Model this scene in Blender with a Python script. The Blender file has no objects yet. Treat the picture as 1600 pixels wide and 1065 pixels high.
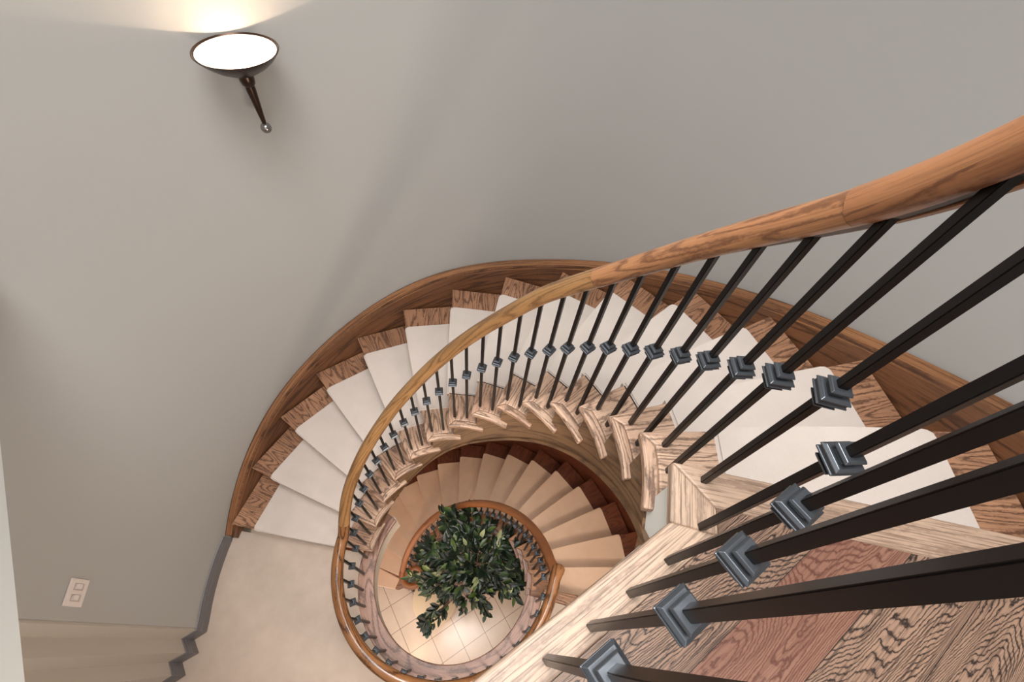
import bpy, bmesh, math, random
from mathutils import Vector, Matrix
random.seed(7)
PI = math.pi
RI = 0.19
D1 = 0.9482                 # depth of the top landing below the lens
D2 = D1 + 15 * RI           # carpeted middle landing
D3 = D2 + 17 * RI           # tiled ground floor
H = D3                      # ground floor is z = 0, the lens is at z = H
AX, AY = -0.1963, 0.4415    # axis of the stair well
C = bpy.context.scene.collection

# ------------------------------------------------------------------ camera, light, exposure
F, TILT, RHO = 689.0, 0.6039, 0.1427
cam = bpy.data.cameras.new('camera'); cam.sensor_width = 36; cam.lens = F / 1600 * 36; cam.clip_start = 0.01
co = bpy.data.objects.new('camera', cam); C.objects.link(co)
co.matrix_world = Matrix.Translation((0, 0, H)) @ Matrix.Rotation(TILT, 4, 'X') @ Matrix.Rotation(RHO, 4, 'Z')
bpy.context.scene.camera = co
sc = bpy.context.scene
sc.view_settings.view_transform = 'Standard'; sc.view_settings.look = 'None'
sc.view_settings.gamma = 1; sc.view_settings.use_curve_mapping = False
sc.view_settings.exposure = 0.80

w = bpy.data.worlds.new('world'); sc.world = w; w.use_nodes = True
w.node_tree.nodes['Background'].inputs[0].default_value = (0.97, 0.985, 1.0, 1)
w.node_tree.nodes['Background'].inputs[1].default_value = 0.95

def lamp(name, kind, loc, energy, color, target=None, size=None, size_y=None, radius=None, spread=None):
    l = bpy.data.lights.new(name, kind); l.energy = energy; l.color = color
    if kind == 'AREA':
        l.shape = 'RECTANGLE'; l.size = size; l.size_y = size_y or size
        if spread: l.spread = spread
    else:
        l.shadow_soft_size = radius or 0.05
    o = bpy.data.objects.new(name, l); C.objects.link(o); o.location = loc
    if target is not None:
        o.rotation_euler = (Vector(target) - Vector(loc)).to_track_quat('-Z', 'Y').to_euler()
    return o
lamp('hall_window_light', 'AREA', (1.5, -2.1, H + 1.15), 32, (0.95, 0.97, 1.0), (-0.2, 0.9, H - 1.4), 2.6, 2.0)
lamp('skylight', 'AREA', (-0.2, 0.3, H + 1.65), 34, (1.0, 0.99, 0.97), (-0.2, 0.4, 0), 1.5, 1.5, spread=math.radians(105))  # unseen overhead source, added for soft light down the well
lamp('landing_fill', 'POINT', (0.72, -0.42, H - 1.75), 42, (1.0, 0.86, 0.74), radius=0.18)  # added warm fill hidden under the top landing, brightens the lower steps
lamp('ground_hall_light', 'POINT', (0.75, -1.35, 2.45), 34, (1.0, 0.66, 0.40), radius=0.12)
lamp('ground_hall_light.001', 'POINT', (-0.84, -0.26, 2.6), 13, (1.0, 0.68, 0.42), radius=0.06)

# ------------------------------------------------------------------ materials
def lin(c):
    return tuple(((v / 255) / 12.92 if v / 255 <= 0.04045 else ((v / 255 + 0.055) / 1.055) ** 2.4) for v in c) + (1,)
def nodes(name, rough=0.5, spec=0.5):
    m = bpy.data.materials.new(name); m.use_nodes = True
    nt = m.node_tree; b = nt.nodes['Principled BSDF']
    b.inputs['Roughness'].default_value = rough
    b.inputs['Specular IOR Level'].default_value = spec
    return m, nt, b
def ramp(nt, stops):
    r = nt.nodes.new('ShaderNodeValToRGB'); e = r.color_ramp.elements
    e[0].position, e[0].color = stops[0][0], stops[0][1]
    e[1].position, e[1].color = stops[-1][0], stops[-1][1]
    for p, c in stops[1:-1]:
        x = e.new(p); x.color = c
    return r
def mth(nt, op, a, b=None, c=None):
    n = nt.nodes.new('ShaderNodeMath'); n.operation = op
    for i, v in enumerate((a, b, c)):
        if v is None: continue
        if isinstance(v, (int, float)): n.inputs[i].default_value = v
        else: nt.links.new(v, n.inputs[i])
    return n.outputs[0]
def mixc(nt, fac, a, b, mode='MIX'):
    n = nt.nodes.new('ShaderNodeMix'); n.data_type = 'RGBA'; n.blend_type = mode
    for s, v in ((0, fac), (6, a), (7, b)):
        if isinstance(v, (int, float)): n.inputs[s].default_value = v
        elif isinstance(v, tuple): n.inputs[s].default_value = v
        else: nt.links.new(v, n.inputs[s])
    return n.outputs[2]
def noise(nt, vec, scale, detail=3, rough=0.5, dist=0.0):
    n = nt.nodes.new('ShaderNodeTexNoise'); n.inputs['Scale'].default_value = scale
    n.inputs['Detail'].default_value = detail; n.inputs['Roughness'].default_value = rough
    n.inputs['Distortion'].default_value = dist
    nt.links.new(vec, n.inputs['Vector']); return n.outputs['Fac']
def mapping(nt, vec, scale, loc=(0, 0, 0)):
    n = nt.nodes.new('ShaderNodeMapping'); n.inputs['Scale'].default_value = scale
    n.inputs['Location'].default_value = loc
    nt.links.new(vec, n.inputs['Vector']); return n.outputs[0]
def bump(nt, b, h, strength=0.2, dist=0.002):
    n = nt.nodes.new('ShaderNodeBump'); n.inputs['Strength'].default_value = strength
    n.inputs['Distance'].default_value = dist
    nt.links.new(h, n.inputs['Height']); nt.links.new(n.outputs[0], b.inputs['Normal'])

def paint(name, col, rough=0.75):
    m, nt, b = nodes(name, rough, 0.25)
    tc = nt.nodes.new('ShaderNodeTexCoord')
    n = noise(nt, tc.outputs['Object'], 220, 2)
    b.inputs['Base Color'].default_value = lin(col)
    bump(nt, b, n, 0.06, 0.001)
    return m
def wood(name, light, mid, dark, rings=9.0, contrast=1.0, rough=0.38, planks=None, gu=1.0, gv=8.0, pores=0.55, wobble=0.05):
    """oak: u of the UV map runs along the grain, in metres"""
    m, nt, b = nodes(name, rough, 0.45)
    uv = nt.nodes.new('ShaderNodeUVMap').outputs[0]
    oi = nt.nodes.new('ShaderNodeObjectInfo')
    cmb = nt.nodes.new('ShaderNodeCombineXYZ')
    nt.links.new(mth(nt, 'MULTIPLY', oi.outputs['Random'], 37.0), cmb.inputs[0])
    nt.links.new(mth(nt, 'MULTIPLY', oi.outputs['Random'], 91.0), cmb.inputs[1])
    tint = oi.outputs['Random']
    if planks:
        sp = nt.nodes.new('ShaderNodeSeparateXYZ'); nt.links.new(uv, sp.inputs[0])
        row = mth(nt, 'FLOOR', mth(nt, 'DIVIDE', mth(nt, 'SUBTRACT', sp.outputs[1], planks[1]), planks[0]))
        wn = nt.nodes.new('ShaderNodeTexWhiteNoise'); wn.noise_dimensions = '1D'
        nt.links.new(mth(nt, 'ADD', row, 3.37), wn.inputs['W'])
        tint = wn.outputs['Value']
        nt.links.new(mth(nt, 'MULTIPLY', tint, 53.0), cmb.inputs[2])
        fr = mth(nt, 'FRACT', mth(nt, 'DIVIDE', mth(nt, 'SUBTRACT', sp.outputs[1], planks[1]), planks[0]))
        edge = mth(nt, 'LESS_THAN', mth(nt, 'ABSOLUTE', mth(nt, 'SUBTRACT', fr, 0.5)), 0.494)
    add = nt.nodes.new('ShaderNodeVectorMath'); add.operation = 'ADD'
    nt.links.new(uv, add.inputs[0]); nt.links.new(cmb.outputs[0], add.inputs[1])
    v = add.outputs[0]
    low = noise(nt, mapping(nt, v, (gu, gv, 1)), 1.0, 1.5, 0.45, 0.25)
    jag = noise(nt, mapping(nt, v, (55, 130, 1)), 1.0, 2, 0.6)
    field = mth(nt, 'ADD', low, mth(nt, 'MULTIPLY', mth(nt, 'SUBTRACT', jag, 0.5), wobble))
    s = mth(nt, 'SINE', mth(nt, 'MULTIPLY', field, 2 * PI * rings))
    ring = mth(nt, 'MULTIPLY_ADD', s, 0.5, 0.5)
    pore = noise(nt, mapping(nt, v, (7, 330, 1)), 1.0, 2, 0.6)
    pore = mth(nt, 'SMOOTH_MIN', mth(nt, 'MULTIPLY', mth(nt, 'MAXIMUM', mth(nt, 'SUBTRACT', pore, 0.48), 0.0), 5.5), 1.0, 0.1)
    k = mth(nt, 'MULTIPLY', mth(nt, 'POWER', ring, 3.5), contrast)
    broad = noise(nt, mapping(nt, v, (2.0, 5, 1)), 1.0, 2)
    base = mixc(nt, mth(nt, 'MULTIPLY_ADD', mth(nt, 'SUBTRACT', broad, 0.5), 1.8, mth(nt, 'MULTIPLY_ADD', tint, 0.5, 0.2)), lin(light), lin(mid))
    c1 = mixc(nt, mth(nt, 'MULTIPLY', pore, pores), base, lin(dark))
    c2 = mixc(nt, mth(nt, 'MINIMUM', k, 1.0), c1, lin(dark))
    if planks:
        red = mixc(nt, mth(nt, 'MULTIPLY', mth(nt, 'COMPARE', row, 1.0, 0.1), 0.42), c2, lin((130, 78, 62)))
        c2 = mixc(nt, edge, lin((40, 28, 22)), red)
    nt.links.new(c2, b.inputs['Base Color'])
    bump(nt, b, mth(nt, 'SUBTRACT', 1.0, mth(nt, 'ADD', mth(nt, 'MULTIPLY', pore, 0.5), mth(nt, 'MULTIPLY', k, 0.4))), 0.25, 0.0008)
    return m
def carpet(name, col, col2):
    m, nt, b = nodes(name, 0.95, 0.1)
    tc = nt.nodes.new('ShaderNodeTexCoord').outputs['Object']
    f = noise(nt, tc, 420, 2, 0.7); g = noise(nt, tc, 9, 4, 0.6)
    c = mixc(nt, g, lin(col2), lin(col))
    c = mixc(nt, mth(nt, 'MULTIPLY', f, 0.18), c, lin(tuple(int(x * 0.6) for x in col)))
    nt.links.new(c, b.inputs['Base Color'])
    b.inputs['Sheen Weight'].default_value = 0.25
    bump(nt, b, f, 0.5, 0.003)
    return m
def plain(name, col, rough, metal=0.0, spec=0.5):
    m, nt, b = nodes(name, rough, spec)
    tc = nt.nodes.new('ShaderNodeTexCoord').outputs['Object']
    n = noise(nt, tc, 60, 3)
    nt.links.new(mixc(nt, mth(nt, 'MULTIPLY', n, 0.25), lin(col), lin(tuple(int(x * 0.75) for x in col))), b.inputs['Base Color'])
    b.inputs['Metallic'].default_value = metal
    return m

M = {}
M['wall'] = paint('wall_paint', (169, 167, 164))
M['white'] = paint('white_paint', (236, 235, 230), 0.6)
M['upper'] = paint('upper_wall_paint', (192, 193, 190), 0.6)
M['fold'] = paint('beige_wall_paint', (186, 177, 167))
M['frame'] = plain('switch_frame_plastic', (186, 176, 170), 0.5)
M['fascia'] = paint('fascia_paint', (205, 196, 184), 0.6)
M['base'] = plain('baseboard_paint', (106, 103, 106), 0.36)
M['tread'] = wood('washed_oak', (206, 174, 150), (172, 136, 112), (88, 64, 52), rings=13, contrast=0.8, rough=0.42, gu=1.6, gv=10)
M['tread_out'] = wood('brown_oak', (176, 132, 102), (142, 102, 76), (66, 42, 32), rings=14, contrast=0.8, rough=0.42, gu=1.6, gv=10)
M['low_out'] = wood('red_oak', (124, 66, 38), (104, 52, 30), (60, 28, 18), rings=10, contrast=0.6, rough=0.42, gu=1.6, gv=10)
M['skirt'] = wood('dark_oak', (134, 90, 60), (102, 66, 44), (48, 30, 20), rings=8, contrast=0.7, rough=0.38, gu=0.9, gv=9)
M['cap'] = wood('moulding_oak', (158, 110, 72), (122, 80, 52), (58, 36, 26), rings=6, contrast=0.6, rough=0.36, gu=0.6, gv=25)
M['string'] = wood('olive_oak', (138, 106, 74), (116, 86, 60), (66, 44, 30), rings=9, contrast=0.7, rough=0.4, gu=0.9, gv=6, pores=0.3)
M['rail'] = wood('honey_oak', (166, 124, 80), (134, 96, 58), (78, 50, 28), rings=9, contrast=0.6, rough=0.3, gu=1.3, gv=12, pores=0.4)
M['railred'] = wood('amber_oak', (176, 124, 84), (150, 98, 64), (84, 48, 32), rings=10, contrast=0.7, rough=0.3, gu=1.6, gv=12, pores=0.35)
M['raildark'] = wood('glossy_oak', (142, 98, 62), (106, 68, 42), (48, 28, 18), rings=10, contrast=0.8, rough=0.14, gu=1.6, gv=12, pores=0.4)
M['lowrail'] = wood('orange_oak', (170, 108, 62), (142, 84, 46), (84, 44, 24), rings=4, contrast=0.5, rough=0.3, gu=0.9, gv=12, pores=0.35)
M['low_tread'] = wood('tan_oak', (196, 142, 100), (166, 114, 78), (84, 50, 34), rings=12, contrast=0.6, rough=0.42, gu=1.6, gv=10)
M['ring'] = wood('purple_oak', (196, 158, 140), (160, 124, 110), (76, 54, 48), rings=12, contrast=0.7, rough=0.36, gu=1.4, gv=7)
M['nose'] = wood('pale_oak', (190, 163, 141), (164, 137, 117), (96, 74, 62), rings=14, contrast=0.45, rough=0.42, gu=0.7, gv=9, pores=0.75)
M['plank'] = wood('floor_oak', (160, 129, 108), (120, 91, 76), (36, 25, 22), rings=70, contrast=1.0, rough=0.42, planks=(0.1267, 0.074), gu=1.3, gv=9.5, pores=0.7, wobble=0.018)
M['carpet'] = carpet('ivory_carpet', (216, 204, 196), (202, 189, 180))
M['carpet2'] = carpet('landing_carpet', (214, 197, 184), (188, 170, 156))
M['carpet3'] = carpet('lower_carpet', (240, 206, 180), (222, 186, 158))
M['iron'] = plain('black_iron', (30, 25, 24), 0.33, 0.55)
M['pewter'] = plain('pewter', (90, 94, 100), 0.34, 0.7)
M['bronze'] = plain('dark_bronze', (66, 50, 42), 0.3, 0.8)
M['steel'] = plain('ball_steel', (150, 146, 144), 0.22, 0.95)
M['cream'] = plain('cream_lacquer', (232, 205, 170), 0.45)
M['plate'] = plain('switch_plastic', (226, 214, 208), 0.4)
M['pot'] = plain('pot_clay', (214, 178, 138), 0.6)
M['soil'] = plain('soil', (52, 36, 26), 0.95)
M['bark'] = plain('bark', (104, 80, 64), 0.8)
m, nt, b = nodes('bulb_glow', 0.5); b.inputs['Emission Color'].default_value = (1.0, 0.84, 0.62, 1); b.inputs['Emission Strength'].default_value = 14
M['bulb'] = m
# leaves: each leaf its own green
m, nt, b = nodes('ficus_leaf', 0.38, 0.5)
g = nt.nodes.new('ShaderNodeNewGeometry')
r = ramp(nt, [(0.0, lin((12, 22, 17))), (0.55, lin((24, 42, 28))), (0.84, lin((46, 70, 36))), (0.96, lin((92, 116, 56))), (1.0, lin((186, 190, 150)))])
nt.links.new(g.outputs['Random Per Island'], r.inputs[0]); nt.links.new(r.outputs[0], b.inputs['Base Color'])
M['leaf'] = m
# tiles
m, nt, b = nodes('floor_tile', 0.21, 0.35)
tc = nt.nodes.new('ShaderNodeTexCoord').outputs['Object']
mp = nt.nodes.new('ShaderNodeMapping'); mp.inputs['Rotation'].default_value = (0, 0, math.radians(-38.5))
nt.links.new(tc, mp.inputs[0]); v = mp.outputs[0]
sp = nt.nodes.new('ShaderNodeSeparateXYZ'); nt.links.new(v, sp.inputs[0])
def grout(o, off):
    fr = mth(nt, 'FRACT', mth(nt, 'DIVIDE', mth(nt, 'SUBTRACT', o, off), 0.31))
    return mth(nt, 'GREATER_THAN', mth(nt, 'ABSOLUTE', mth(nt, 'SUBTRACT', fr, 0.5)), 0.490)
gr = mth(nt, 'MAXIMUM', grout(sp.outputs[0], 0.235), grout(sp.outputs[1], 0.29))
n1 = noise(nt, tc, 5, 5, 0.6)
c = mixc(nt, n1, lin((214, 190, 170)), lin((236, 216, 198)))
c = mixc(nt, gr, c, lin((140, 116, 98)))
nt.links.new(c, b.inputs['Base Color'])
M['tile'] = m

# ------------------------------------------------------------------ helpers
def pol(r, deg, depth=0.0):
    a = math.radians(deg)
    return Vector((AX + r * math.cos(a), AY + r * math.sin(a), H - depth))
def interp(tab, x):
    if x <= tab[0][0]: return tab[0][1]
    for (a, va), (b_, vb) in zip(tab, tab[1:]):
        if x <= b_:
            return va + (vb - va) * (x - a) / (b_ - a)
    return tab[-1][1]
def smooth(tab, x):     # interp averaged over a window, so the curve has no kinks
    return sum(interp(tab, x + d) for d in (-8, -5, -2.5, 0, 2.5, 5, 8)) / 7
def new(name, bm, mat, parent=None, uv='keep', shade=False, bev=0.0):
    """link a bmesh as ONE mesh object"""
    bmesh.ops.remove_doubles(bm, verts=bm.verts, dist=1e-6) if uv != 'keep' else None
    bmesh.ops.recalc_face_normals(bm, faces=bm.faces)
    if bev:
        es = [e for e in bm.edges if len(e.link_faces) == 2 and e.calc_face_angle(0) > 0.6]
        bmesh.ops.bevel(bm, geom=es, offset=bev, segments=3, affect='EDGES', profile=0.5, clamp_overlap=True)
    if uv != 'keep':
        L = bm.loops.layers.uv.verify()
        for f in bm.faces:
            nz = abs(f.normal.z)
            if uv == 'polar':
                c = f.calc_center_median(); a0 = math.atan2(c.y - AY, c.x - AX)
                for l in f.loops:
                    p = l.vert.co; x, y = p.x - AX, p.y - AY
                    d = math.atan2(y, x) - a0
                    d = (d + PI) % (2 * PI) - PI
                    l[L].uv = ((a0 + d) * 0.62 + (0), (math.hypot(x, y) if nz > 0.5 else p.z))
            elif isinstance(uv, tuple):
                ca, sa = math.cos(uv[1]), math.sin(uv[1]); ox, oy = uv[2] if len(uv) > 2 else (0, 0)
                for l in f.loops:
                    p = l.vert.co; x, y = p.x - ox, p.y - oy
                    l[L].uv = (x * ca + y * sa, (-x * sa + y * ca) * (uv[3] if len(uv) > 3 else 1) if nz > 0.5 else p.z)
    me = bpy.data.meshes.new(name); bm.to_mesh(me); bm.free()
    if shade:
        for p in me.polygons: p.use_smooth = True
        if hasattr(me, 'set_sharp_from_angle'): me.set_sharp_from_angle(angle=math.radians(35))
    me.materials.append(mat)
    o = bpy.data.objects.new(name, me); C.objects.link(o)
    if parent is not None:
        o.parent = parent
        o.location = -parent.location if parent.rotation_euler.z == 0 else o.location
    return o
def thing(name, loc, label, cat, group=None):
    o = bpy.data.objects.new(name, None); C.objects.link(o); o.location = loc; o.empty_display_size = 0.1
    o['label'] = label; o['category'] = cat
    if group: o['group'] = group
    return o
def tag(o, label=None, cat=None, group=None, kind=None):
    if label: o['label'] = label
    if cat: o['category'] = cat
    if group: o['group'] = group
    if kind: o['kind'] = kind
    return o
def struct(o, label=None):
    o['kind'] = 'structure'
    if label: o['label'] = label; o['category'] = 'trim' if o.name.startswith(('trim', 'base')) else o.name.split('_')[0].split('.')[0]
    return o
def prism(pts, z0, z1, bm=None):
    bm = bm or bmesh.new()
    a = [bm.verts.new((p[0], p[1], z1)) for p in pts]; b_ = [bm.verts.new((p[0], p[1], z0)) for p in pts]
    n = len(pts); bm.faces.new(a); bm.faces.new(b_[::-1])
    for i in range(n): bm.faces.new((a[i], b_[i], b_[(i + 1) % n], a[(i + 1) % n]))
    return bm
def box(cx, cy, cz, sx, sy, sz, rz=0, bm=None):
    c, s = math.cos(rz), math.sin(rz)
    pts = [(cx + x * c - y * s, cy + x * s + y * c) for x, y in ((-sx, -sy), (sx, -sy), (sx, sy), (-sx, sy))]
    return prism(pts, cz - sz, cz + sz, bm)
def sweep(path, prof, up=Vector((0, 0, 1)), u0=0.0, caps=True, closed_prof=True, sc=None):
    """prof: (side, up) points; the rail's side is horizontal; UV u along the path"""
    bm = bmesh.new(); L = bm.loops.layers.uv.verify()
    n = len(path); rings = []; us = []; u = u0
    for i, p in enumerate(path):
        t = (path[min(i + 1, n - 1)] - path[max(i - 1, 0)]).normalized()
        s = t.cross(up).normalized(); q = s.cross(t).normalized()
        g_ = sc[i] if sc else 1.0
        rings.append([bm.verts.new(p + s * a * g_ + q * b_ * g_) for a, b_ in prof])
        if i: u += (p - path[i - 1]).length
        us.append(u)
    m_ = len(prof); vs = [0.0]
    for j in range(m_):
        a, b_ = prof[j], prof[(j + 1) % m_]; vs.append(vs[-1] + math.hypot(a[0] - b_[0], a[1] - b_[1]))
    for i in range(n - 1):
        for j in range(m_ if closed_prof else m_ - 1):
            k = (j + 1) % m_
            f = bm.faces.new((rings[i][j], rings[i + 1][j], rings[i + 1][k], rings[i][k]))
            for l, uv in zip(f.loops, ((us[i], vs[j]), (us[i + 1], vs[j]), (us[i + 1], vs[j + 1]), (us[i], vs[j + 1]))): l[L].uv = uv
    if caps and closed_prof:
        for rg in (rings[0], rings[-1][::-1]):
            f = bm.faces.new(rg)
            for l in f.loops: l[L].uv = (l.vert.co.x, l.vert.co.y)
    return bm
def sweep_plan(pts, prof, zb):
    """mouldings along a plan polyline with mitred corners; prof (offset to the left of travel, z)"""
    bm = bmesh.new(); L = bm.loops.layers.uv.verify(); n = len(pts); rings = []; us = [0.0]
    for i, p in enumerate(pts):
        p = Vector(p[:2])
        d0 = (p - Vector(pts[i - 1][:2])).normalized() if i else None
        d1 = (Vector(pts[i + 1][:2]) - p).normalized() if i < n - 1 else None
        d0 = d0 or d1; d1 = d1 or d0
        n0 = Vector((-d0.y, d0.x)); n1 = Vector((-d1.y, d1.x)); m_ = (n0 + n1)
        m_ = m_ / max(m_.length, 1e-6); m_ = m_ / max(m_.dot(n0), 0.35)
        rings.append([bm.verts.new((p.x + m_.x * o, p.y + m_.y * o, zb + z)) for o, z in prof])
        if i: us.append(us[-1] + (p - Vector(pts[i - 1][:2])).length)
    k = len(prof)
    for i in range(n - 1):
        for j in range(k):
            q = (j + 1) % k
            f = bm.faces.new((rings[i][j], rings[i + 1][j], rings[i + 1][q], rings[i][q]))
            for l, uv in zip(f.loops, ((us[i], j * .02), (us[i + 1], j * .02), (us[i + 1], j * .02 + .02), (us[i], j * .02 + .02))): l[L].uv = uv
    bm.faces.new(rings[0]); bm.faces.new(rings[-1][::-1])
    return bm
def lathe(prof, cx, cy, seg=32, caps=True, bm=None):
    bm = bm or bmesh.new(); rings = []
    for r_, z in prof:
        rings.append([bm.verts.new((cx + max(r_, 1e-4) * math.cos(2 * PI * i / seg), cy + max(r_, 1e-4) * math.sin(2 * PI * i / seg), z)) for i in range(seg)])
    for a, b_ in zip(rings, rings[1:]):
        for i in range(seg): bm.faces.new((a[i], a[(i + 1) % seg], b_[(i + 1) % seg], b_[i]))
    if caps: bm.faces.new(rings[0][::-1]); bm.faces.new(rings[-1])
    return bm
def tube(pts, r0, r1, seg=6, bm=None):
    bm = bm or bmesh.new(); rings = []; n = len(pts)
    for i, p in enumerate(pts):
        t = (pts[min(i + 1, n - 1)] - pts[max(i - 1, 0)]).normalized()
        a = t.orthogonal().normalized(); b_ = t.cross(a); r_ = r0 + (r1 - r0) * i / (n - 1)
        rings.append([bm.verts.new(p + a * r_ * math.cos(2 * PI * k / seg) + b_ * r_ * math.sin(2 * PI * k / seg)) for k in range(seg)])
    for a, b_ in zip(rings, rings[1:]):
        for k in range(seg): bm.faces.new((a[k], a[(k + 1) % seg], b_[(k + 1) % seg], b_[k]))
    bm.faces.new(rings[0][::-1]); bm.faces.new(rings[-1])
    return bm
def arcpts(r, a0, a1, step=3.0):
    n = max(2, int(abs(a1 - a0) / step) + 1)
    return [pol(r(a0 + (a1 - a0) * i / n) if callable(r) else r, a0 + (a1 - a0) * i / n) for i in range(n + 1)]
def shell(r0, r1, a0, a1, zlo, zhi, step=3.0):
    """curved panel; zlo and zhi may be functions of the angle in degrees"""
    bm = bmesh.new(); n = max(2, int(abs(a1 - a0) / step)); cols = []
    fn = lambda f, a: f(a) if callable(f) else f
    for i in range(n + 1):
        a = a0 + (a1 - a0) * i / n
        ra, rb = fn(r0, a), fn(r1, a)
        cols.append([bm.verts.new((pol(rr, a).x, pol(rr, a).y, z)) for rr, z in ((ra, fn(zlo, a)), (rb, fn(zlo, a)), (rb, fn(zhi, a)), (ra, fn(zhi, a)))])
    for p, q in zip(cols, cols[1:]):
        for j in range(4): bm.faces.new((p[j], q[j], q[(j + 1) % 4], p[(j + 1) % 4]))
    bm.faces.new(cols[0]); bm.faces.new(cols[-1][::-1])
    return bm

# ------------------------------------------------------------------ the setting
RW = 1.717
struct(new('floor', prism([(-4, -4), (4, -4), (4, 4), (-4, 4)], -0.08, 0), M['tile'], uv=('p', 0)), 'tiled ground floor with square cream tiles laid diagonally')
struct(new('wall_back', shell(RW, RW + 0.12, -62, 199.6, 0.0, H + 1.75, 2.0), M['wall'], uv='polar', shade=True), 'tall curved grey stair wall')
zig = [(-1.813, -0.148), (-1.876, -0.204), (-1.812, -0.270), (-1.890, -0.330), (-1.834, -0.393), (-1.905, -0.455), (-1.85, -0.52), (-1.87, -2.2)]
struct(new('wall_left', sweep_plan(zig, [(0, 0), (0, D2 - D1 + 0.02), (-0.1, D2 - D1 + 0.02), (-0.1, 0)], H - D2), M['fold']), 'folded beige wall beside the middle landing')
bd = Vector((-0.667, 0.745)); bn = Vector((-0.745, -0.667)); b0 = Vector((-1.335, 0.294))
pA = b0 + bd * 0.69; pB = b0 - bd * 1.6
struct(new('wall_upper_left', prism([pA, pB, pB + bn * 0.13, pA + bn * 0.13], H - 1.25, H + 1.75), M['upper'], uv=('p', 0)), 'white upper wall hanging over the left of the stair well')
struct(new('wall_front_blocker', prism([(-2.0, -1.72), (1.9, -1.72), (1.9, -1.62), (-2.0, -1.62)], H - D2 - 0.27, H - D1 - 0.25), M['wall'], uv=('p', 0)))  # unseen wall, added to block ambient light from behind the middle landing
struct(new('wall_right', prism([(1.30, -1.62), (1.40, -1.62), (1.40, -1.06), (1.30, -1.06)], H - D2, H - D1 - 0.25), M['wall'], uv=('p', 0)))
# ceiling ring left open below the added overhead light
cb = bmesh.new()
for x0, x1, y0, y1 in ((-2.4, -1.0, -2.6, 2.4), (0.6, 2.6, -2.6, 2.4), (-1.0, 0.6, 1.1, 2.4), (-1.0, 0.6, -2.6, -0.5)):
    prism([(x0, y0), (x1, y0), (x1, y1), (x0, y1)], H + 1.76, H + 1.84, cb)
struct(new('ceiling', cb, M['white'], uv=('p', 0)))

# middle landing: carpet, wooden edge, fascia
lp = [pol(0.705, a) for a in [178.2 + i * (351.2 - 178.2) / 60 for i in range(61)]]
lo_ = [pol(1.703, a) for a in (351.2, 345, 330, 315)] + [Vector((1.0, -1.6, 0)), Vector((-1.80, -1.6, 0))] + [Vector((x, y, 0)) for x, y in ((-1.835, -0.51), (-1.889, -0.455), (-1.818, -0.393), (-1.874, -0.33), (-1.796, -0.27), (-1.86, -0.204), (-1.797, -0.148))] + [pol(1.703, a) for a in (198, 194, 190, 186, 182, 178.2)]
struct(new('floor.001', prism([(p.x, p.y) for p in lp + lo_], H - D2 - 0.02, H - D2 + 0.004), M['carpet2'], uv=('p', 0)), 'middle landing floor covered in beige carpet')
struct(new('floor.002', prism([(p.x, p.y) for p in [pol(0.64, a) for a in range(180, 352, 4)] + lo_], H - D2 - 0.27, H - D2 - 0.021), M['fascia'], uv=('p', 0)))
struct(new('trim_1', shell(0.590, 0.707, 151, 351, H - D2 - 0.032, H - D2 + 0.003, 2.5), M['ring'], uv='polar', bev=0.008), 'curved oak edge board around the hole of the middle landing')
struct(new('trim_2', shell(0.612, 0.640, 150, 351, H - D2 - 0.30, H - D2 - 0.033, 2.5), M['fascia'], uv='polar', shade=True), 'cream curved fascia below the edge of the middle landing')
struct(new('trim_3', prism([pol(0.706, -8.9)[:2], pol(1.655, -7.2)[:2], pol(1.655, -3.0)[:2], pol(0.706, -3.4)[:2]], H - D2 - 0.03, H - D2 + 0.002), M['tread_out'], uv=('p', math.radians(-5)), bev=0.008), 'oak nosing strip where the middle landing meets the lower stairs')

# baseboard around the middle landing
bp = [tuple(pol(RW - 0.002, a)[:2]) for a in (180.5, 183, 186, 189, 192, 195, 198)] + zig
prof = [(0, 0), (0.017, 0), (0.017, 0.075), (0.013, 0.085), (0.013, 0.098), (0.009, 0.104), (0.011, 0.112), (0.006, 0.128), (0.0, 0.13)]
struct(new('baseboard_left', sweep_plan(bp, prof, H - D2 + 0.003), M['base']), 'grey moulded baseboard zigzagging along the landing')

# top landing: planks, boards, slab, fascia
T = (0.399, 0.388); d = Vector((-0.764, -0.645)); nrm = Vector((0.645, -0.764))
K0 = Vector((0.384, 0.2554)); K1 = Vector((0.4835, 0.2422)); far = 1.75
def wpt(a): return tuple(pol(RW - 0.004, a)[:2])
ang = math.atan2(0.645, 0.764)
fl = [tuple(K1), (0.487, 0.297), (1.452, 0.213), wpt(-8), wpt(-14), wpt(-22), (1.9, -2.2), (-0.6, -2.2), tuple(K1 + d * far)]
bmf = prism(fl, H - D1 - 0.02, H - D1)
o = new('floor.003', bmf, M['plank'], uv=('p', ang, (0.384, 0.2554), -1)); struct(o, 'oak plank floor of the top landing with bold dark grain')
struct(new('trim_4', prism([T, (0.487, 0.297), (1.452, 0.213), tuple(pol(1.655, -4.6)[:2])], H - D1 - 0.03, H - D1 + 0.001), M['nose'], uv=('p', math.radians(-4)), bev=0.005), 'oak nosing board at the head of the upper stairs')
struct(new('trim_5', prism([T, tuple(K0), tuple(K1), (0.487, 0.297)], H - D1 - 0.03, H - D1 + 0.001), M['nose'], uv=('p', math.radians(84)), bev=0.005), 'short mitred oak board at the corner of the top landing')
struct(new('trim_6', prism([tuple(K0), tuple(K0 + d * far), tuple(K1 + d * (far + .06)), tuple(K1)], H - D1 - 0.03, H - D1 + 0.001), M['nose'], uv=('p', ang), bev=0.005), 'long diagonal pale oak edge board of the top landing')
i0 = K0 + nrm * 0.03 + d * 0.0
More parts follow.
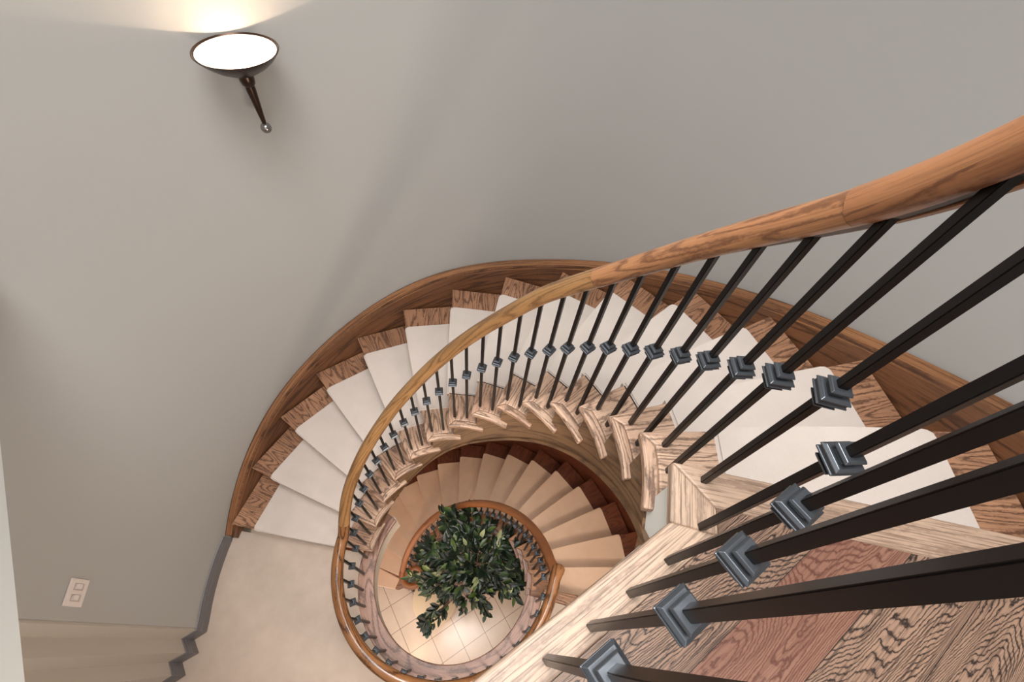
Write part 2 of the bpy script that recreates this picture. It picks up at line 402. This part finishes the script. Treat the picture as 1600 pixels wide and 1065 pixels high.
sl = [(0.425, 0.365), (0.408, 0.262), tuple(i0 + d * far), (-0.6, -2.2), (1.9, -2.2), wpt(-22), wpt(-12), wpt(-6)]
struct(new('floor.004', prism(sl, H - D1 - 0.25, H - D1 - 0.031), M['white'], uv=('p', 0)), 'white painted edge below the top landing')

# ------------------------------------------------------------------ stairs
# heights of the inner strings' lower edges and of the wall caps, above the pitch line
UP = dict(tip=lambda k: -3.42 + 12.9946 * k, out=lambda k: -4.12 + 12.9946 * k, dep=lambda k: D1 + k * RI, n=14,
          rin=lambda a: 0.598, pitch=lambda a: D1 + (a + 13.383) / 12.9946 * RI, step=12.9946, ret=20.3)
rL_t = [(-10, .652), (20, .65), (40, .655), (60, .662), (80, .678), (100, .70), (115, .72), (135, .728), (155, .725), (180, .70)]
rL = lambda a: smooth(rL_t, a)
LO = dict(tip=lambda k: 9.3 + 11.36 * (k - 1), out=lambda k: 8.2 + 11.36 * (k - 1), dep=lambda k: D2 + k * RI, n=15,
          rin=lambda a: rL(a) - 0.062, pitch=lambda a: D2 + ((a - 9) / 11.33 + 1) * RI, step=11.36, ret=17.8)
ROUT = 1.660
def line_pt(S, k, r, off=0.0):
    """a point on tread k's front line at radius r, set back by off metres"""
    ri = S['rin'](S['tip'](k))
    f = (r - ri) / (ROUT - ri)
    a = S['tip'](k) + (S['out'](k) - S['tip'](k)) * f
    return pol(r, a - math.degrees(off / r))
def steps(S, stair, runner, cin, cout, mats):
    for k in range(1, S['n'] + 1):
        z = H - S['dep'](k); tip, back = S['tip'](k), S['tip'](k - 1); rin = S['rin']
        am = math.radians((tip + back) / 2)
        ri = rin(tip); rb = ri + 0.038
        # board
        pts = [pol(ri, tip)] + [line_pt(S, k, r) for r in (0.8, 1.1, 1.4, ROUT)]
        pts += [line_pt(S, k - 1, r, 0.062) for r in (ROUT, 1.3, 0.95)] 
        bk = back - math.degrees(0.062 / rb)
        pts += [pol(rin(bk) + 0.0381, bk)] + [pol(rin(a) + 0.0381, a) for a in (bk + (tip - 3.7 - bk) * t for t in (0.25, 0.5, 0.75, 1.0))]
        split = 1.0
        o = new('tread', prism([p[:2] for p in pts], z - 0.030, z), mats[0], stair, uv=('p', am), bev=0.006)
        # mitred return on the open side
        a_end = tip - S['ret']
        A = [pol(rin(tip), tip)] + [pol(rin(a), a) for a in (tip + (a_end - tip) * t for t in (0.15, 0.3, 0.45, 0.6, 0.8, 1.0))]
        Bk = [pol(rin(a) + 0.0379, a) for a in (a_end + 0.6 + (tip - 3.7 - a_end - 0.6) * t for t in (0, 0.2, 0.4, 0.6, 0.8, 1.0))]
        new('nosing_return', prism([p[:2] for p in A + Bk], z - 0.030, z + 0.0004), mats[4], stair, uv='polar', bev=0.007)
        # riser below the nosing
        rs = [line_pt(S, k, r, 0.044) for r in (0.655, 1.0, 1.35, ROUT)] + [line_pt(S, k, r, 0.061) for r in (ROUT, 1.35, 1.0, 0.655)]
        new('riser', prism([p[:2] for p in rs], z - RI + 0.0, z - 0.0305), mats[3], stair, uv=('p', am + 0.1))
        # outer end of the tread beside the carpet: the darker end board
        e = [line_pt(S, k, r, -0.0006) for r in (cout - 0.02, ROUT)] + [line_pt(S, k - 1, r, 0.046) for r in (ROUT, cout - 0.02)]
        new('tread_end', prism([p[:2] for p in e], z - 0.012, z + 0.0006), mats[1], stair, uv=('p', am))
        # carpet cover
        e0 = -0.010
        f0 = [line_pt(S, k, r, e0) for r in (cin, cin + 0.01)]
        pts = [line_pt(S, k, cin, e0)] + [line_pt(S, k, cin + (cout - cin - 0.03) * t, e0) for t in (0.33, 0.66, 1.0)]
        pts += [line_pt(S, k, cout - 0.012, e0 + 0.004), line_pt(S, k, cout - 0.003, e0 + 0.014), line_pt(S, k, cout, e0 + 0.03)]
        pts += [line_pt(S, k - 1, r, 0.040) for r in (cout, (cin + cout) / 2, cin)]
        bm = prism([p[:2] for p in pts], z - 0.036, z + 0.009)
        top = [e_ for e_ in bm.edges if abs(e_.verts[0].co.z - e_.verts[1].co.z) < 1e-5]
        bmesh.ops.bevel(bm, geom=top, offset=0.009, segments=3, affect='EDGES', clamp_overlap=True)
        rr = [line_pt(S, k, r, 0.034) for r in (cin, 1.0, 1.3, cout)] + [line_pt(S, k, r, 0.0435) for r in (cout, 1.3, 1.0, cin)]
        prism([p[:2] for p in rr], z - RI + 0.010, z - 0.034, bm)
        new('step_cover', bm, mats[2], runner, uv=('p', 0), shade=True)

ups = thing('staircase', pol(1.1, 178, D2), 'upper flight of curved oak stairs sweeping down to the carpeted middle landing', 'stairs')
upr = thing('stair_runner', pol(1.1, 176, D2), 'ivory carpet runner fitted over the steps of the upper curved stairs', 'carpet')
steps(UP, ups, upr, 0.815, 1.500, (M['tread'], M['tread_out'], M['carpet'], M['tread_out'], M['tread']))
los = thing('staircase', pol(1.1, 178, D3), 'lower flight of oak stairs curling around the plant to the tiled ground floor', 'stairs')
lor = thing('stair_runner', pol(1.1, 176, D3), 'warm beige carpet runner fitted over the steps of the lower curved stairs', 'carpet')
steps(LO, los, lor, 0.80, 1.500, (M['low_tread'], M['low_out'], M['carpet3'], M['low_out'], M['ring']))

def string_top(S, a):
    # underside of the tread above this angle
    k = math.ceil((a - S['tip'](0)) / S['step'])
    k = max(0, min(S['n'], k))
    return k
def inner_string(S, stair, a0, a1, low, mat, name='inner_stringer', topcap=None):
    """cut string: stepped top under the treads, flowing lower edge"""
    bm = bmesh.new(); cols = []
    edges = [a0] + [S['tip'](k) - 3.0 for k in range(0, S['n'] + 1) if a0 < S['tip'](k) - 3.0 < a1] + [a1]
    samples = []
    for x, y in zip(edges, edges[1:]):
        n = max(2, int((y - x) / 2.5))
        mid = (x + y) / 2
        k = min(S['n'], max(0, math.ceil((mid + 3.0 - S['tip'](0)) / S['step'])))
        zt = H - S['dep'](k) - 0.031
        for i in range(n + 1): samples.append((x + (y - x) * i / n, zt))
    for a, zt in samples:
        if topcap: zt = min(zt, topcap(a))
        rr = S['rin'](a); zl = H - S['pitch'](a) + smooth(low, a); zl = min(zl, zt - 0.02)
        cols.append([bm.verts.new((pol(r_, a).x, pol(r_, a).y, z)) for r_, z in ((rr + 0.022, zl), (rr + 0.040, zl), (rr + 0.040, zt), (rr + 0.022, zt))])
    for p, q in zip(cols, cols[1:]):
        for j in range(4):
            vs = (p[j], q[j], q[(j + 1) % 4], p[(j + 1) % 4])
            try: bm.faces.new(vs)
            except ValueError: pass
    bm.faces.new(cols[0]); bm.faces.new(cols[-1][::-1])
    # sloped v so the grain follows the string
    o = new(name, bm, mat, stair, uv='polar', shade=True)
    uvl = o.data.uv_layers.active.data
    for poly in o.data.polygons:
        for li in poly.loop_indices:
            co_ = o.data.vertices[o.data.loops[li].vertex_index].co
            a = uvl[li].uv[0] / 0.62
            uvl[li].uv = (uvl[li].uv[0], co_.z + a * 57.3 / S['step'] * RI)
    # the string's lower bead
    path = [pol(S['rin'](a) + 0.027, a, S['pitch'](a) - smooth(low, a) - 0.012) for a in [a0 + (a1 - a0) * i / 80 for i in range(81)]]
    new('string_bead', sweep(path, [(0.012, 0.010), (0.012, -0.010), (-0.012, -0.010), (-0.012, 0.010)]), mat, stair)
    return o
def soffit(S, stair, a0, a1, low, mat):
    bm = shell(lambda a: S['rin'](a) + 0.041, 1.70, a0, a1, lambda a: H - S['pitch'](a) + smooth(low, a) + 0.004, lambda a: H - S['pitch'](a) + smooth(low, a) + 0.02, 4)
    return new('soffit', bm, mat, stair, uv='polar', shade=True)
lowU = [(-30, -.27), (-20, -.27), (-9, -.285), (6, -.315), (26, -.335), (45, -.355), (63, -.375), (78, -.37), (102, -.285), (131, -.245), (158, -.14), (170, -.09), (180, -.06)]
inner_string(UP, ups, -24, 168, lowU, M['string'], topcap=lambda a: H - D1 - 0.255 if a < -2.5 else 99)
soffit(UP, ups, -20, 165, lowU, M['white'])
lowL = [(-10, -.22), (20, -.27), (90, -.28), (140, -.25), (170, -.2)]
inner_string(LO, los, -4, 168, lowL, M['ring'])
soffit(LO, los, -2, 160, lowL, M['fascia'])

def wall_string(S, stair, a0, a1, cap, mat, capmat):
    bm = shell(1.6605, 1.700, a0, a1, lambda a: max(H - S['pitch'](a) - 0.24, H - S['dep'](S['n'] + 1)), lambda a: H - S['pitch'](a) + smooth(cap, a) - 0.02, 2.5)
    o = new('wall_stringer', bm, mat, stair, uv='polar', shade=True)
    uvl = o.data.uv_layers.active.data
    for poly in o.data.polygons:
        for li in poly.loop_indices:
            co_ = o.data.vertices[o.data.loops[li].vertex_index].co
            uvl[li].uv = (uvl[li].uv[0] * 2.5, co_.z + uvl[li].uv[0] / 0.62 * 57.3 / S['step'] * RI)
    path = [pol(1.688, a, S['pitch'](a) - smooth(cap, a) + 0.012) for a in [a0 + (a1 - a0) * i / 90 for i in range(91)]]
    pr = [(-0.027, -0.014), (-0.027, 0.010), (-0.016, 0.016), (-0.012, 0.010), (-0.006, 0.004), (0.004, -0.002), (0.010, -0.004), (0.014, -0.010), (0.022, -0.012), (0.026, -0.018), (0.029, -0.021), (0.029, -0.028), (0.0, -0.014)]
    # side axis points away from the axis when travelling with rising angle
    new('wall_stringer_cap', sweep(path, [(-a, b_) for a, b_ in pr][::-1]), capmat, stair)
capU = [(-40, .40), (-5, .275), (10, .246), (18, .226), (29, .211), (42, .196), (53, .184), (67, .195), (72, .195), (79, .215), (88.5, .249), (100, .300), (111, .316), (123, .297), (134.5, .278), (147, .267), (157, .238), (170, .160), (179.6, .09), (190, .02)]
wall_string(UP, ups, -14, 180.0, capU, M['skirt'], M['cap'])
capL = [(-10, .2), (180, .2)]
wall_string(LO, los, -2, 176, capL, M['low_out'], M['low_out'])

# starting step of the lower flight with its rounded end
zs = H - (D3 - RI)
pts = [pol(1.655, 177.6), pol(1.2, 177.8), pol(0.86, 178.2), Vector((-1.0, .500, 0)), Vector((-.889, .485, 0)), Vector((-.75, .452, 0)), Vector((-.636, .440, 0)), Vector((-.53, .455, 0)), Vector((-.46, .51, 0)), Vector((-.44, .58, 0)), Vector((-.47, .66, 0)), Vector((-.54, .71, 0)), Vector((-.65, .73, 0)), Vector((-.80, .75, 0)), pol(0.80, 168), pol(1.655, 166)]
new('starting_step', prism([p[:2] for p in pts], zs - 0.032, zs), M['tread_out'], los, uv=('p', 0.1), bev=0.008)
cpt = sum((p for p in pts), Vector()) / len(pts)
inner = [Vector((p.x * 0.97 + cpt.x * 0.03, p.y * 0.97 + cpt.y * 0.03, 0)) for p in pts]
new('riser', prism([p[:2] for p in inner], 0.0, zs - 0.033), M['low_out'], los, uv=('p', 0))
cv = [pol(1.50, 178.0), pol(0.88, 178.8), pol(0.86, 170), pol(1.5, 167)]
new('step_cover', prism([p[:2] for p in cv], zs - 0.034, zs + 0.009), M['carpet3'], lor, uv=('p', 0), bev=0.008)

# ------------------------------------------------------------------ balustrades
BAR = 0.0072
COL = [(-.023, .008), (-.023, .0130), (-.0195, .0152), (-.0178, .0152), (-.0178, .0095), (-.0095, .0102), (-.0095, .0172), (-.0058, .0212), (-.0038, .0212), (-.0030, .0192), (.0030, .0192), (.0038, .0212), (.0058, .0212), (.0095, .0172), (.0095, .0102), (.0178, .0095), (.0178, .0152), (.0195, .0152), (.023, .0130), (.023, .008)]
def make_collar_mesh():
    bm = bmesh.new(); rings = []
    for z, h in COL: rings.append([bm.verts.new((x * h, y * h, z)) for x, y in ((-1, -1), (1, -1), (1, 1), (-1, 1))])
    for a, b_ in zip(rings, rings[1:]):
        for i in range(4): bm.faces.new((a[i], a[(i + 1) % 4], b_[(i + 1) % 4], b_[i]))
    bm.faces.new(rings[0][::-1]); bm.faces.new(rings[-1])
    bmesh.ops.recalc_face_normals(bm, faces=bm.faces)
    es = [e for e in bm.edges if e.calc_face_angle(0) > 0.5]
    bmesh.ops.bevel(bm, geom=es, offset=0.0005, segments=1, affect='EDGES')
    me = bpy.data.meshes.new('collar'); bm.to_mesh(me); bm.free(); me.materials.append(M['pewter']); return me
collar_me = make_collar_mesh()
def baluster(root, x, y, ztop, zbot, zcol, yaw):
    bm = bmesh.new()
    box(0, 0, (ztop - zbot) / 2, BAR, BAR, (ztop - zbot) / 2, 0, bm)
    bmesh.ops.bevel(bm, geom=bm.edges[:], offset=0.0012, segments=2, affect='EDGES')
    # little foot flange
    me = bpy.data.meshes.new('baluster'); bmesh.ops.recalc_face_normals(bm, faces=bm.faces); bm.to_mesh(me); bm.free(); me.materials.append(M['iron'])
    o = bpy.data.objects.new('baluster', me); C.objects.link(o); o.parent = root
    o.location = Vector((x, y, zbot)) - root.location; o.rotation_euler = (0, 0, yaw)
    c = bpy.data.objects.new('collar', collar_me); C.objects.link(c); c.parent = o; c.location = (0, 0, zcol - zbot)
    return o
RP = [(-0.034, -0.012), (-0.033, 0.004), (-0.028, 0.016), (-0.018, 0.024), (-0.006, 0.0275), (0.006, 0.0275), (0.018, 0.024), (0.028, 0.016), (0.033, 0.004), (0.034, -0.012), (0.029, -0.022), (0.020, -0.0275), (0.010, -0.0275), (0.010, -0.022), (-0.010, -0.022), (-0.010, -0.0275), (-0.020, -0.0275), (-0.029, -0.022)]
def rail(root, path, mat, scale=1.0, name='handrail', u0=0.0, sc=None):
    o = new(name, sweep(path, [(a * scale, b_ * scale) for a, b_ in RP], u0=u0, sc=sc), mat, root, shade=True)
    return o
hU = [(-12, 1.05), (-5, .98), (0, .946), (5, .932), (10, .927), (20, .932), (30, .925), (45, .905), (65, .90), (75, .87), (98, .823), (115, .785), (135, .775), (155, .805), (165, .825), (172, .80), (180, .776)]
RB = 0.6605
def up_rail_z(a): return H - UP['pitch'](a) + interp(hU, a)
def up_path(a0, a1, st=1.5):
    n = int(abs(a1 - a0) / st) + 1
    return [pol(RB, a0 + (a1 - a0) * i / n) * 1.0 + Vector((0, 0, (sum(up_rail_z(a0 + (a1 - a0) * i / n + dd) for dd in (-4, -2, 0, 2, 4)) / 5) - H)) for i in range(n + 1)]
zland = H - D2 + 0.80
ub = thing('balustrade', pol(RB, 178, D2), 'upper stair balustrade, honey oak handrail over black square iron balusters with pewter collars', 'railing')
rail(ub, up_path(49.6, 175, 1.5), M['rail'])
rail(ub, up_path(9.6, 49.5, 1.5), M['railred'], 1.01)
rail(ub, up_path(-6, 9.5, 1.5), M['raildark'] if False else M['railred'], 1.04, u0=5)
new('sub_rail', sweep([p + Vector((0, 0, -0.036)) for p in up_path(-6, 20, 1.5)], [(-.013, -.006), (-.013, .012), (.013, .012), (.013, -.006)]), M['iron'], ub)
for k in range(1, 15):
    for a in (-13.383 + 12.9946 * k, -13.383 + 12.9946 * k + 6.37):
        p = pol(RB, a)
        zr = sum(up_rail_z(a + dd) for dd in (-4, -2, 0, 2, 4)) / 5 - 0.018
        baluster(ub, p.x, p.y, zr, H - UP['dep'](k), H - UP['pitch'](a) + 0.513, math.radians(a))
# top landing
TB = [(.4663, .3544), (.4483, .2537), (.3717, .1796), (.2928, .1133), (.2177, .0502), (.1409, -.0091), (.062, -.072), (-.016, -.137), (-.094, -.203)]
tb = thing('balustrade', (0.30, 0.12, H - D1), 'top landing balustrade, black iron bars with pewter collars standing on the pale diagonal board', 'railing')
zt = H - D1 + 0.885
ctrl = [pol(RB, -6) + Vector((0, 0, up_rail_z(-6) - H)), Vector((.470, .34, zt - .012)), Vector((.462, .285, zt)), Vector((.432, .232, zt)), Vector((.3717, .1796, zt)), Vector((.2928, .1133, zt)), Vector((.1409, -.0091, zt)), Vector((-.094, -.203, zt)), Vector((-.5, -.546, zt))]
def catmull(P, n=8):
    out = []
    Q = [P[0] * 2 - P[1]] + P + [P[-1] * 2 - P[-2]]
    for i in range(1, len(Q) - 2):
        for j in range(n):
            t = j / n; a, b_, c_, d_ = Q[i - 1], Q[i], Q[i + 1], Q[i + 2]
            out.append(0.5 * ((2 * b_) + (c_ - a) * t + (2 * a - 5 * b_ + 4 * c_ - d_) * t * t + (3 * b_ - a - 3 * c_ + d_) * t ** 3))
    out.append(P[-1]); return out
rail(tb, catmull(ctrl, 6), M['railred'], 1.04)
for i, (x, y) in enumerate(TB):
    baluster(tb, x, y, zt - 0.02, H - D1, H - D1 + 0.42, math.radians(-8) if i < 1 else (math.radians(10) if i == 1 else ang))
# middle landing
RLd = 0.664
lb = thing('balustrade', pol(RLd, 250, D2), 'middle landing balustrade with glossy oak handrail curving around the open well', 'railing')
lb_angles = [180.6 + 9.32 * i for i in range(19)]
rail(lb, [pol(RB, a) + Vector((0, 0, zland - H + (up_rail_z(a) - zland if a < 180 else 0))) for a in (175, 176.5, 178)] + [Vector((pol(RLd, a).x, pol(RLd, a).y, zland)) for a in [180 + 2 * i for i in range(88)]] + [pol(.667, 355.2) + Vector((0, 0, zland - H)), pol(.672, 357) + Vector((0, 0, zland - H - .002)), pol(.678, 358.6) + Vector((0, 0, zland - H - .006)), pol(.682, 359.8) + Vector((0, 0, zland - H - .010)), pol(.684, 360.6) + Vector((0, 0, zland - H - .014)), pol(.685, 361) + Vector((0, 0, zland - H - .016))], M['raildark'], sc=[1.0] * 91 + [1.02, 1.08, 1.16, 1.18, 1.0, .5])
for a in lb_angles:
    p = pol(0.666, a); baluster(lb, p.x, p.y, zland - 0.018, H - D2 + 0.003, H - D2 + 0.41, math.radians(a))
# lower flight
wb = thing('balustrade', pol(0.7, 165, D3), 'lower stair balustrade with orange oak handrail spiralling around the plant', 'railing')
def lo_rail_z(a): return H - LO['pitch'](a) + 0.755
lp_ = [pol(.668, -3) + Vector((0, 0, zland - .030 - H)), pol(.662, 0) + Vector((0, 0, zland - .055 - H))]
lp_ += [pol(rL(a), a) + Vector((0, 0, lo_rail_z(a) - H)) for a in [4 + 3 * i for i in range(53)]]
zv = H - D3 + RI + 0.90
vol = [(-.893, .610, .03), (-.893, .555, .01), (-.872, .505, 0), (-.825, .466, 0), (-.765, .452, 0), (-.705, .468, 0), (-.662, .512, 0), (-.652, .57, 0), (-.68, .625, 0), (-.735, .645, 0), (-.785, .62, 0), (-.80, .575, 0)]
vp = [Vector((x, y, zv + dz)) for x, y, dz in vol]
full = lp_ + catmull([lp_[-1]] + vp, 4)[1:]
rail(wb, full, M['lowrail'])
for k in range(1, 16):
    for a in (LO['tip'](k) - 10.0, LO['tip'](k) - 4.3):
        p = pol(rL(a), a); baluster(wb, p.x, p.y, lo_rail_z(a) - 0.018, H - LO['dep'](k), H - LO['pitch'](a) + 0.39, math.radians(a))
for i in (1, 3, 5, 7, 9):
    x, y, dz = vol[i]; baluster(wb, x, y, zv - 0.016, zs, zs + 0.46, i * 0.7)

# ------------------------------------------------------------------ wall lamp
sx, sy = pol(1.562, 128)[:2]; zr = H - 0.815
sco = thing('wall_sconce', (sx, sy, H - 1.11), 'lit bronze torch-shaped wall lamp with an upturned bowl on the curved wall', 'lamp')
outer = [(0.004, -0.082), (0.030, -0.080), (0.062, -0.070), (0.098, -0.050), (0.128, -0.026), (0.146, -0.006), (0.150, 0.0)]
innr = [(0.147, 0.001), (0.142, -0.006), (0.124, -0.024), (0.095, -0.046), (0.060, -0.064), (0.030, -0.073), (0.0, -0.075)]
new('bowl', lathe([(r_, zr + z) for r_, z in outer + innr], sx, sy, 48, False), M['bronze'], sco, uv=('p', 0), shade=True)
new('bowl_lining', lathe([(r_ * 0.985, zr + z + 0.002) for r_, z in innr[1:]] + [(0.0, zr - 0.069), (0.030, zr - 0.068), (0.060, zr - 0.059), (0.095, zr - 0.041), (0.122, zr - 0.020), (0.138, zr - 0.007)], sx, sy, 48, False), M['white'], sco, uv=('p', 0), shade=True)
new('neck', lathe([(0.012, zr - 0.082), (0.026, zr - 0.084), (0.028, zr - 0.100), (0.025, zr - 0.118), (0.018, zr - 0.126), (0.008, zr - 0.127)], sx, sy, 24), M['bronze'], sco, uv=('p', 0), shade=True)
new('stem', lathe([(0.018, zr - 0.12), (0.0185, zr - 0.14), (0.0085, zr - 0.275), (0.007, zr - 0.282)], sx, sy, 20), M['bronze'], sco, uv=('p', 0), shade=True)
new('finial', lathe([(0.004, zr - 0.275)] + [(0.0215 * math.sin(t), zr - 0.298 + 0.0215 * math.cos(t)) for t in [0.35 + i * 0.27 for i in range(11)]], sx, sy, 24), M['steel'], sco, uv=('p', 0), shade=True)
wv = (pol(RW - 0.002, 128) - pol(1.562, 128)); wl = wv.length; wv.normalize()
new('bracket', tube([Vector((sx, sy, zr - 0.105)), Vector((sx, sy, zr - 0.105)) + wv * wl], 0.009, 0.012, 10), M['bronze'], sco, uv=('p', 0), shade=True)
new('bulb', lathe([(0.001, zr - 0.0735)] + [(0.008 * math.sin(t), zr - 0.066 - 0.008 * math.cos(t)) for t in [0.3 + i * 0.26 for i in range(11)]], sx, sy, 20), M['bulb'], sco, uv=('p', 0), shade=True)
lamp('wall_sconce_light', 'POINT', (sx, sy, zr - 0.052), 1.6, (1.0, 0.74, 0.52), radius=0.005)

# ------------------------------------------------------------------ switch plate on the curved wall
a_s = 195.85; zsw = H - D2 + 1.286
ps = pol(RW - 0.004, a_s); ps.z = zsw
sw = thing('light_switch', ps, 'white two-gang toggle switch plate on the wall above the landing', 'switch')
rad = Vector((-math.cos(math.radians(a_s)), -math.sin(math.radians(a_s)), 0)); tan = Vector((-rad.y, rad.x, 0))
def plate(cx_, cz_, hw, hz, t0, t1, bm=None):
    bm = bm or bmesh.new(); vs = []
    for t in (t0, t1):
        for a, b_ in ((-hw, -hz), (hw, -hz), (hw, hz), (-hw, hz)):
            vs.append(bm.verts.new(ps + tan * (cx_ + a) + Vector((0, 0, cz_ + b_)) + rad * t))
    for q in ((0, 1, 2, 3), (7, 6, 5, 4), (0, 4, 5, 1), (1, 5, 6, 2), (2, 6, 7, 3), (3, 7, 4, 0)): bm.faces.new([vs[i] for i in q])
    return bm
new('wall_plate', plate(0, 0, 0.057, 0.057, -0.003, 0.006), M['plate'], sw, uv=('p', 0), bev=0.0025)
for s_ in (-0.023, 0.023):
    fr_ = new('switch_frame', plate(s_, 0, 0.0145, 0.030, 0.0055, 0.0075), M['frame'], sw, uv=('p', 0))
    new('toggle', plate(s_, 0.010, 0.010, 0.014, 0.007, 0.019), M['plate'], sw, uv=('p', 0), bev=0.002)

# ------------------------------------------------------------------ ground floor: drum table and potted ficus
tx, ty = -0.503, 0.388
dt = thing('drum_table', (tx, ty, 0), 'round cream drum table standing on the tiled floor below the plant', 'table')
new('table_top', lathe([(0.26, 0.455), (0.275, 0.46), (0.282, 0.475), (0.280, 0.492), (0.268, 0.5), (0.1, 0.502)], tx, ty, 48), M['cream'], dt, uv=('p', 0), shade=True)
new('drum_body', lathe([(0.245, 0.0), (0.25, 0.01), (0.262, 0.12), (0.268, 0.25), (0.262, 0.38), (0.25, 0.46)], tx, ty, 48), M['cream'], dt, uv=('p', 0), shade=True)

px_, py_ = 0.20, 0.80
pl = thing('potted_ficus', (px_, py_, 0), 'tall leafy green ficus tree in a clay pot inside the stair well', 'plant')
new('pot', lathe([(0.15, 0.0), (0.17, 0.02), (0.22, 0.30), (0.235, 0.40), (0.25, 0.41), (0.25, 0.44), (0.225, 0.445), (0.215, 0.40), (0.12, 0.395)], px_, py_, 36), M['pot'], pl, uv=('p', 0), shade=True)
new('soil', lathe([(0.10, 0.36), (0.213, 0.365), (0.213, 0.398), (0.05, 0.405)], px_, py_, 24), M['soil'], pl, uv=('p', 0))
trunk = [Vector((px_, py_, 0.38)), Vector((px_ - 0.03, py_ - 0.02, 0.8)), Vector((px_ - 0.08, py_ - 0.03, 1.2)), Vector((px_ - 0.16, py_ - 0.05, 1.65))]
new('trunk', tube(trunk, 0.028, 0.018, 10), M['bark'], pl, uv=('p', 0), shade=True)
CL = [(-0.26, 0.82, 2.28), (-0.23, 0.91, 2.28), (-0.10, 0.86, 2.28), (0.03, 0.86, 2.28), (-0.12, 0.76, 2.28), (0.18, 0.80, 2.28), (-0.28, 0.70, 2.28), (-0.21, 0.61, 2.28), (-0.03, 0.63, 2.28), (0.13, 0.66, 2.28), (0.26, 0.74, 2.28), (-0.44, 0.59, 1.83), (-0.44, 0.69, 1.83), (-0.38, 0.52, 1.83), (-0.20, 0.50, 1.83), (-0.02, 0.50, 1.83), (0.14, 0.56, 1.83), (0.29, 0.60, 1.83), (0.33, 0.70, 1.83), (0.04, 0.64, 1.83), (-0.30, 0.45, 1.33), (-0.32, 0.32, 1.33), (-0.38, 0.23, 1.33), (-0.44, 0.15, 1.33), (-0.11, 0.42, 1.33), (0.10, 0.42, 1.33), (0.29, 0.57, 1.33)]
brm = bmesh.new(); lf = bmesh.new()
def leaf(bm, p, dirv, L_, W_):
    dirv = dirv.normalized(); s = dirv.cross(Vector((0, 0, 1)))
    if s.length < 0.1: s = Vector((1, 0, 0))
    s.normalize(); nn = s.cross(dirv).normalized()
    s = (s * math.cos(.5 * random.uniform(-1, 1)) + nn * random.uniform(-.5, .5)).normalized()
    nn = s.cross(dirv).normalized()
    pr = [(0.0, 0.0), (0.22, 0.36), (0.48, 0.5), (0.75, 0.34), (1.0, 0.0)]
    mid = [bm.verts.new(p + dirv * L_ * t - nn * (0.25 * L_ * t * t)) for t, _ in pr]
    lt = [bm.verts.new(p + dirv * L_ * t + s * W_ * w_ + nn * (W_ * w_ * 0.35 - 0.25 * L_ * t * t)) for t, w_ in pr[1:-1]]
    rt = [bm.verts.new(p + dirv * L_ * t - s * W_ * w_ + nn * (W_ * w_ * 0.35 - 0.25 * L_ * t * t)) for t, w_ in pr[1:-1]]
    for side in (lt, rt):
        bm.faces.new((mid[0], mid[1], side[0])); bm.faces.new((mid[1], mid[2], side[1], side[0]))
        bm.faces.new((mid[2], mid[3], side[2], side[1])); bm.faces.new((mid[3], mid[4], side[2]))
for (x, y, z) in CL:
    c0 = Vector((x, y, z)); root = trunk[-1] + Vector((0, 0, random.uniform(-.3, 0)))
    mid_ = (root + c0) / 2 + Vector((random.uniform(-.05, .05), random.uniform(-.05, .05), 0.10))
    tube([root, mid_, c0], 0.008, 0.003, 5, brm)
    thin = z < 1.5
    for t in range(3 if thin else 10):
        q = c0 + Vector((random.gauss(0, .03 if thin else .06), random.gauss(0, .03 if thin else .06), random.gauss(0, .07)))
        e = q + (q - Vector((px_ - .25, py_ - .15, z - .1))).normalized() * 0.10 + Vector((0, 0, -0.03))
        tube([c0, q, e], 0.003, 0.0015, 4, brm)
        for j in range(9):
            s_ = j / 8; b0_ = q.lerp(e, s_)
            dv = (e - q).normalized() + Vector((random.uniform(-1, 1), random.uniform(-1, 1), random.uniform(-.5, .35)))
            leaf(lf, b0_, dv, random.uniform(.075, .125), random.uniform(.036, .056))
new('branches', brm, M['bark'], pl, uv=('p', 0))
me = bpy.data.meshes.new('foliage'); lf.to_mesh(me); lf.free(); me.materials.append(M['leaf'])
fo = bpy.data.objects.new('foliage', me); C.objects.link(fo); fo.parent = pl; fo.location = -pl.location
